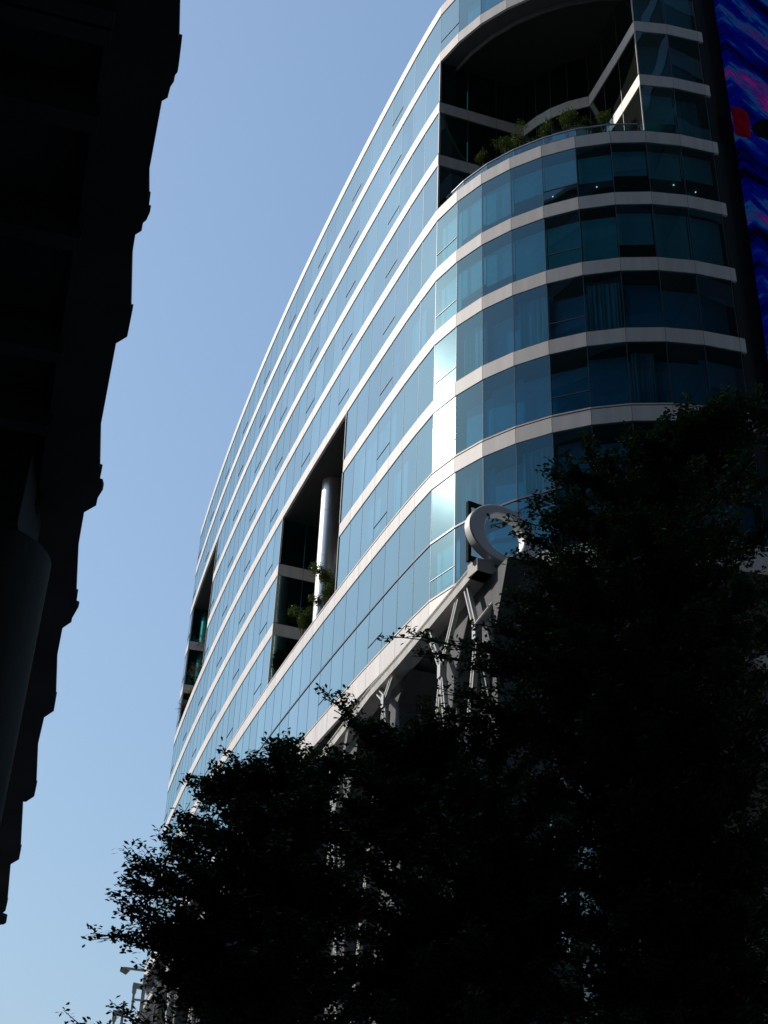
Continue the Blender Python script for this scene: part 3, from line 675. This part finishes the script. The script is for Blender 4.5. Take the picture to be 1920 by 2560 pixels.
def tree(name, base, top, limbs, label, n_outer, wide=.8):
    """limbs: list of (tip xyz, start height, density)"""
    t_ = empty(name, base, label, 'tree'); base = np.array(base, float); top = np.array(top, float)
    mb = MB(); n_ = 12; mid = (base + top) / 2 + np.array([.18, -.1, 0])
    tp = [bez(base, mid, top, u) for u in np.linspace(0, 1, n_)]
    mb.tube(tp, [.17 * (1 - .8 * k / (n_ - 1)) + .015 for k in range(n_)], 10); mb.build('trunk', M['bark'], t_)
    cs = []; mt = MB(); 
    for li_, (tip, sh, dens) in enumerate(limbs):
        tip_is_outer = li_ < n_outer
        tip = np.array(tip, float); u = np.clip((sh - base[2]) / (top[2] - base[2]), .2, .98); st = bez(base, mid, top, u)
        ln = np.linalg.norm(tip - st); ctl = st * .45 + tip * .55; ctl[2] = st[2] * .3 + tip[2] * .7 + .10 * ln * .5
        pts = [bez(st, ctl, tip, v) for v in np.linspace(0, 1, 9)]
        mt.tube(pts, [max(.05 * ln / 4 * (1 - k / 8.3), .006) for k in range(9)], 5, cap=False)
        nr = int((ln + .5) * (34 if tip_is_outer else 78) * dens); v = .15 + .80 * rng.uniform(0, 1, nr) ** .7
        c = np.array([bez(st, ctl, tip, x) for x in v])
        ax = tip - st; ax /= np.linalg.norm(ax); lat = np.cross(ax, [0, 0, 1.0]); lat /= np.linalg.norm(lat)
        wv = wide * np.clip((1 - v) * ln / 1.5 + .02, 0, 1) * np.clip(ln / 2.4, .5, 1)
        lo_ = rng.normal(0, .5, nr) * wv; lo_ = np.clip(lo_, -.95, .95); vz = rng.normal(0, .5, nr) * (.6 if tip_is_outer else 1) * (.03 + .36 * np.clip((1 - v) * ln / 1.5, 0, 1))
        c = c + lat[None] * lo_[:, None]; c[:, 2] += vz - np.abs(lo_) * .12
        cs.append(c)
        for j_ in range(max(3, int(9 * min(1, dens * 1.3))) if tip_is_outer else 3):       # fine sprays at the rim
            x = rng.uniform(.62, 1.0); s0 = bez(st, ctl, tip, x); dv = ax * rng.uniform(.5, 1) + lat * rng.normal(0, .55) + np.array([0, 0, rng.normal(.05, .22)]); dv /= np.linalg.norm(dv)
            L_ = rng.uniform(.22, .62) * (1.15 - .8 * (x - .62) / .38); k_ = int(L_ / .055); w_ = np.linspace(.1, 1, k_)[:, None]
            sp = s0 + dv * L_ * w_ + np.array([0, 0, -.10]) * w_ ** 2 * L_ + rng.normal(size=(k_, 3)) * .018; cs.append(sp)
            mt.bar(s0, sp[-1], .010, .010, w2=.004, d2=.004)
        for q in range(0, nr, 5):      # twigs
            x = max(v[q] - .12, .05); s0 = bez(st, ctl, tip, x); mt.bar(s0, c[q], .012, .012, w2=.005, d2=.005)
    mt.build('branches', M['bark'], t_)
    cs = np.concatenate(cs); c, d = rosettes(cs, 7, .45, .025)
    leaf_mesh('foliage', c, d, .066, .033, M['leaf'], t_); return t_, len(c)
def U(px, py, dist): p = at_d(px, py, dist); return (p.x, p.y, p.z)
lim_px = {
 'A': [(275, 2338, 13.2, .7), (325, 2163, 13.6, .7), (318, 2208, 13.2), (305, 2268, 13), (408, 2108, 14), (455, 2140, 13.5), (495, 1990, 14.2), (482, 2052, 13.6), (512, 1957, 14.5), (560, 1972, 14), (600, 1935, 14.4),
       (640, 1925, 14), (700, 1868, 14.6), (690, 1900, 13.5), (742, 1892, 14), (290, 2535, 13, .3), (190, 2558, 13.2, .25), (440, 2425, 13, .5), (375, 2315, 12.6), (400, 2200, 12.8), (455, 2375, 12.5), (430, 2280, 12.2),
       (480, 2180, 12.4), (560, 2080, 12.6), (640, 2020, 12.5), (560, 2420, 11.8), (600, 2250, 11.8), (700, 2120, 12), (760, 2000, 12.5), (820, 2150, 12), (480, 2490, 12), (560, 2540, 11.6), (700, 2480, 11.6), (760, 2300, 11.5), (860, 2420, 12), (650, 2380, 11.5),
       (880, 2020, 13), (900, 2250, 12.4), (800, 1900, 14.5), (500, 2330, 15), (820, 2330, 13), (880, 2180, 13.5), (860, 2080, 14), (900, 2300, 14.5), (850, 2480, 13.5), (790, 1980, 13.5), (840, 1960, 14.5), (880, 2540, 13), (620, 2150, 15.5), (720, 2350, 15.6), (820, 2250, 15.8), (780, 2080, 15.8)],
 'B': [(806, 1742, 13.8, .3), (835, 1775, 13.6, .3), (880, 1815, 13.6, .5), (862, 1900, 13.2), (800, 1905, 13.2, .6), (950, 1868, 13.4), (1010, 1860, 13.6), (1075, 1790, 13.4, .5), (1050, 1850, 13.6), (1130, 1860, 13.5), (1200, 1840, 13.2),
       (1260, 1850, 13), (1150, 1930, 12.4), (1000, 1950, 12.8), (900, 1960, 13), (1250, 1960, 12), (1100, 2050, 12), (950, 2100, 12.4), (1300, 2080, 12),
       (1180, 2150, 11.8), (1020, 2220, 12), (1330, 2250, 12), (1200, 2330, 11.6), (1050, 2400, 11.8), (1350, 2420, 12), (1200, 2500, 11.6), (950, 2500, 12), (1380, 2440, 12), (1420, 2360, 12.6), (1400, 2300, 13.4), (1370, 2230, 13.6), (1440, 2500, 12.2), (870, 2260, 13.2), (830, 2120, 13.4), (860, 2400, 12.4), (890, 2480, 12), (1400, 1940, 12.4), (1450, 2100, 12.4),
       (930, 2180, 12.5), (960, 2300, 13), (900, 2420, 13), (980, 2440, 12.5), (1380, 2100, 12.5), (1400, 2250, 12.3), (1390, 2380, 12.6), (1440, 2300, 12.6), (1420, 2150, 14), (940, 2040, 13.2), (900, 2100, 14.8), (880, 2350, 15), (940, 2420, 14.5), (900, 2500, 13), (1340, 1900, 14), (1380, 2000, 13), (1420, 2200, 13.5), (1380, 2320, 13.5), (1440, 2020, 14.5), (1420, 2480, 14), (1000, 2050, 15.8), (1150, 2000, 16), (1300, 1950, 16), (1250, 2150, 16.2), (1100, 2300, 16), (900, 1930, 14.5), (1080, 1920, 15), (850, 2010, 14.2)],
 'C': [(1262, 1300, 13.6, .05), (1285, 1395, 13.3, .08), (1330, 1235, 13.8, .12), (1385, 1310, 13.2, .45), (1335, 1460, 13, .5), (1255, 1500, 13, .15), (1215, 1565, 13.4, .2), (972, 1590, 13.4, .06), (1035, 1640, 13.6, .08), (1120, 1600, 13.4, .12), (1165, 1660, 13.2, .5), (1110, 1735, 13.4, .4), (1205, 1620, 13, .6), (1180, 1760, 13, 1), (1140, 1800, 13.2, .9), (1250, 1580, 13.2, .6), (1345, 1335, 13.2, .35), (1290, 1490, 13, .6),
       (1240, 1640, 13, .7), (1200, 1720, 13.2, .4), (1330, 1540, 12.6), (1395, 1208, 13.6, .3), (1420, 1255, 13.2, .5), (1430, 1180, 13.4, .7), (1470, 1130, 13.6, .7),
       (1520, 1165, 13.2), (1585, 1122, 13.4, .7), (1560, 1210, 12.8), (1625, 1118, 13.2, .8), (1662, 1052, 13.6, .3), (1690, 1085, 13.2, .7), (1715, 1026, 13.4, .5), (1760, 1055, 13), (1805, 1010, 13.2), (1815, 985, 13.6, .3), (1860, 1015, 13), (1915, 1010, 13.2), (1960, 1020, 13),
       (1490, 1290, 12.4), (1600, 1290, 12.2), (1750, 1180, 12.2), (1880, 1150, 12.2), (1420, 1380, 12), (1550, 1420, 11.8), (1700, 1330, 11.8), (1850, 1300, 11.8), (1330, 1640, 12.4), (1420, 1560, 11.8), (1580, 1560, 11.6), (1760, 1500, 11.6), (1900, 1450, 11.8),
       (1350, 1700, 12.2), (1500, 1700, 11.6), (1680, 1680, 11.6), (1850, 1640, 11.6), (1320, 1790, 12.6), (1460, 1830, 11.8), (1620, 1820, 11.6), (1800, 1800, 11.6), (1930, 1760, 11.8), (1960, 1560, 12.4), (1950, 1300, 12.4), (1970, 1850, 12.2), (1900, 1600, 13.4), (1880, 1750, 13.6), (1950, 1680, 13.2), (1850, 1520, 14), (1980, 1450, 13.2), (1460, 1960, 12.4), (1450, 1760, 13.4), (1930, 1200, 13.4), (1340, 1285, 13.3, .4), (1310, 1345, 13.1, .5), (1335, 1405, 13, .6), (1560, 1980, 11.6), (1740, 1960, 11.6), (1880, 1940, 11.8),
       (1490, 1350, 15.6), (1600, 1380, 15.8), (1750, 1280, 15.8), (1500, 1500, 15.8), (1700, 1550, 16), (1850, 1400, 15.8), (1400, 1600, 15.8), (1390, 1420, 14), (1330, 1850, 13.6), (1360, 1960, 13), (1400, 2080, 13.4), (1320, 1720, 14.2), (1380, 2180, 13)],
 'D': [(1450, 2060, 12.4), (1460, 2180, 12.6), (1470, 2300, 12.8), (1460, 2440, 12.4), (1500, 2040, 13), (1480, 2540, 12.2), (1970, 2240, 12.6), (1960, 2460, 12.4), (1940, 2060, 13.4), (1980, 2000, 12.6), (1500, 2120, 12), (1640, 2100, 12), (1800, 2100, 12), (1900, 2080, 12.2), (1560, 2260, 11.8), (1700, 2240, 11.8), (1860, 2250, 11.8), (1480, 2380, 12.2), (1620, 2400, 11.8), (1780, 2400, 11.8), (1920, 2380, 12), (1560, 2520, 12), (1700, 2540, 12), (1860, 2530, 12), (1400, 2500, 12.6), (1420, 2300, 13),
       (1600, 2180, 16), (1780, 2180, 16), (1500, 2250, 16), (1680, 2320, 16), (1850, 2330, 16), (1440, 2200, 15.8), (1960, 2150, 13)]}
bases = {'A': (U(640, 2500, 13.6), 7.0), 'B': (U(1120, 2500, 13.8), 7.0), 'C': (U(1640, 2300, 13.7), 10.6), 'D': (U(1720, 2500, 14.2), 5.8)}
labs = {'A': 'dark layered tree whose twigs reach furthest left over the sky', 'B': 'dark layered tree in the middle below the concrete canopy struts',
        'C': 'tallest dark tree at right, its crown overlapping the ring sign letter', 'D': 'low shadowy tree at the bottom right corner under the tallest tree'}
for kx in 'ABCD':
    (bx, by, _), tz = bases[kx]; limbs = []
    for (px, py, dd, *dn) in lim_px[kx]:
        tp = U(px, py, dd); limbs.append((tp, tp[2] - .35 - .12 * math.hypot(tp[0] - bx, tp[1] - by), dn[0] if dn else 1.0))
    tips = np.array([l[0] for l in limbs]); n0_ = len(tips)
    for _ in range(int(n0_ * 1.3)):     # inner branches between the outer ones
        a_ = tips[rng.integers(n0_)]; near = tips[np.argsort(np.linalg.norm(tips - a_, axis=1))[1:7]]; b_ = near[rng.integers(len(near))]
        q_ = a_ + (b_ - a_) * rng.uniform(.3, .7); cen = np.array([bx, by, q_[2] - .2]); q_ = cen + (q_ - cen) * rng.uniform(.7, .86)
        if min(limbs[k][2] for k in np.argsort(np.linalg.norm(tips - q_, axis=1))[:2]) < .45: continue
        limbs.append((tuple(q_), q_[2] - .3 - .12 * math.hypot(q_[0] - bx, q_[1] - by), 1.0))
    t_, nl = tree('broadleaf_tree', (bx, by, 0), (bx + .15, by + .1, tz), limbs, labs[kx], n0_); t_['group'] = 'street trees in front of the office block'
    print('tree', kx, nl)

def shrub(px, py, d, zf, rad, hgt, label, matn='shrub', name='terrace_shrub', nleaf=900, size=.09, spiky=False, grp='terrace shrubs'):
    q = inset_hit(px, py, d); t_ = empty(name, (q.x, q.y, zf), label, 'shrub', grp)
    top = q.z; mb = MB(); mb.tube([(q.x, q.y, zf), (q.x + .05, q.y, (zf + top) / 2), (q.x, q.y, top)], [.05, .035, .012], 6)
    for j in range(7):
        a = j * 2.4; e_ = Vector((q.x + rad * .6 * math.cos(a), q.y + rad * .6 * math.sin(a), top + rad * .3 * math.sin(j * 1.7))); mb.tube([(q.x, q.y, (zf + top) / 2 + j * .03), e_], [.018, .006], 4)
    mb.build('stem', M['bark'], t_)
    if spiky:
        k = nleaf; a = rng.uniform(0, 2 * np.pi, k); el = rng.uniform(-.5, 1.2, k)
        dd = np.stack([np.cos(a) * np.cos(el), np.sin(a) * np.cos(el), np.sin(el)], 1); c = np.tile(np.array([[q.x, q.y, top]]), (k, 1)) + rng.normal(size=(k, 3)) * .06
        leaf_mesh('fronds', c, dd, rad * 1.1, .035, M[matn], t_)
    else:
        lob_ = [(rng.normal(size=3) * np.array([.45, .45, .3]) * rad) for _ in range(6)]
        c0_ = np.array([[q.x, q.y, top]]); pts = []
        for l in lob_:
            v = rng.normal(size=(nleaf // 12, 3)); v /= np.linalg.norm(v, axis=1, keepdims=True); v *= rng.uniform(.1, 1, (len(v), 1)) ** .6 * rad * .62 * np.array([1, 1, hgt]); pts.append(c0_ + l + v)
        c, dd = rosettes(np.concatenate(pts), 3, .6, .05); leaf_mesh('foliage', c, dd, size, size * .5, M[matn], t_)
    return t_
zf4, zf8, zf5 = ZT[4], ZT[8], ZT[5]
shrub(1207, 392, 1.3, zf4, .42, 1, 'small bright green shrub nearest the left end of the upper corner terrace')
shrub(1262, 362, 1.6, zf4, .55, .9, 'wide dim olive shrub beside the small bright one on the corner terrace', nleaf=700)
shrub(1298, 345, 1.5, zf4, .6, .9, 'broad dark shrub in front of the left bend of the corner terrace wall', nleaf=700)
shrub(1365, 322, 1.3, zf4, .42, 1.2, 'upright loose shrub at the middle of the corner terrace railing', nleaf=500)
shrub(1415, 300, 1.3, zf4, .6, 1, 'largest leafy shrub right of the middle of the corner terrace')
shrub(1468, 305, 1.4, zf4, .38, .9, 'thin dark shrub beside the largest one on the corner terrace', nleaf=400)
shrub(1510, 295, 1.2, zf4, .5, 1.1, 'sparse twiggy shrub before the sunlit right end wall of the corner terrace', nleaf=420)
shrub(815, 1440, .9, zf8, .55, 1.3, 'tall narrow shrub climbing in front of the middle terrace steel column', nleaf=1300, size=.11)
shrub(828, 1480, .9, zf8, .5, 1.6, 'dense dark shrub against the right jamb of the middle terrace', nleaf=1300, size=.11)
shrub(796, 1500, 1.0, zf8, .42, .8, 'small fine leaved shrub at the foot of the middle terrace column', nleaf=900)
shrub(760, 1545, 1.0, zf8, .62, .8, 'round green shrub, right lobe of the pair on the middle terrace', nleaf=1500, size=.11)
shrub(722, 1553, 1.0, zf8, .66, .9, 'round green shrub, left one of the pair on the middle terrace', nleaf=1500, size=.11)
shrub(700, 1640, 1.4, zf8, .8, 1, 'dark low shrub at the left end of the middle terrace', 'leaf', nleaf=900)
shrub(512, 1605, .5, zf5, .9, 1, 'dry spiky palm sticking out of the far left terrace', 'dry', 'terrace_palm', 90, spiky=True, grp='far terrace plants')
shrub(500, 1665, 1.0, zf5, .8, 1.4, 'brown bare bush in the middle of the far left terrace', 'dry', 'terrace_bush', 700, grp='far terrace plants')
shrub(484, 1705, 1.0, zf5, .6, .8, 'dull green bush low in the far left terrace', 'shrub', 'terrace_bush', 500, grp='far terrace plants')
shrub(473, 1728, .7, zf5, .22, .8, 'small bright yellow flowering plant in the far left terrace', 'yellow', 'terrace_flower', 120, grp='far terrace plants')
shrub(452, 1772, .6, zf5, .7, 1, 'reddish spiky plant at the outer end of the far left terrace', 'red_leaf', 'terrace_palm', 110, spiky=True, grp='far terrace plants')

# ------------------------------------------------------------------ steel gantry with cantilever arms at the far end
gd = 62.0
def G(px, py): return Vector(U(px, py, gd))
gan = empty('steel_gantry', (G(362, 2450).x, G(362, 2450).y, 0), 'slender grey steel gantry frame at the far end of the canopy', 'gantry')
def gl(name, pts, r=.05, parent=gan, mm='strut'):
    mb = MB()
    for a, b in zip(pts, pts[1:]): mb.bar(a, b, r * 2, r * 2)
    return mb.build(name, M[mm], parent)
g0 = G(364, 2437)
gl('mast', [g0, Vector((g0.x, g0.y, 0))], .07); g1 = G(390, 2445); gl('mast', [g1, Vector((g1.x, g1.y, 0))], .06); g2 = G(384, 2475); 
gl('crossbar', [G(360, 2473), G(400, 2478)], .05); gl('crossbar', [G(335, 2499), G(375, 2503)], .04); gl('brace', [G(380, 2478), G(412, 2440)], .05); gl('brace', [G(391, 2485), G(415, 2460)], .05)
g3 = G(398, 2472); gl('mast', [g3, Vector((g3.x, g3.y, 0))], .05); gl('crossbar', [G(310, 2542), G(328, 2544)], .04)
g4 = G(311, 2503); gl('mast', [g4, Vector((g4.x, g4.y, 0))], .05); g5 = G(334, 2472)
for (a, b, h_, lb) in (((310, 2420), (366, 2427), 0, 'topmost thin steel arm with a small triangular floodlight at its tip'),
                    ((332, 2463), (362, 2469), 1, 'middle short steel arm with a hanging rod, left of the gantry mast'),
                    ((282, 2532), (308, 2535), 1, 'lowest short steel arm at the bottom left, reaching over the twigs')):
    arm = empty('bracket_arm', G(*b), lb, 'bracket arm', 'steel arms on the far gantry')
    r_ = .045 if not h_ else .10
    gl('arm_bar', [G(*a), G(*b)], r_, arm)
    if h_:
        q = G(a[0] + 5, a[1] + 4); gl('hanging_rod', [q, q - Vector((0, 0, .95))], .045, arm); gl('rod_collar', [q - Vector((0, 0, .02)), q - Vector((0, 0, .28))], .08, arm)
    else:
        p0, p1, p2 = G(a[0], a[1] + 1), G(a[0] + 8, a[1] + 2), G(a[0] - 3, a[1] + 13); off = Vector((.1, .25, 0)); mb = MB()
        mb.add([p0 - off, p1 - off, p2 - off, p0 + off, p1 + off, p2 + off], [(0, 1, 2), (5, 4, 3), (0, 3, 4, 1), (1, 4, 5, 2), (2, 5, 3, 0)]); mb.build('lamp_head', M['alu'], arm)
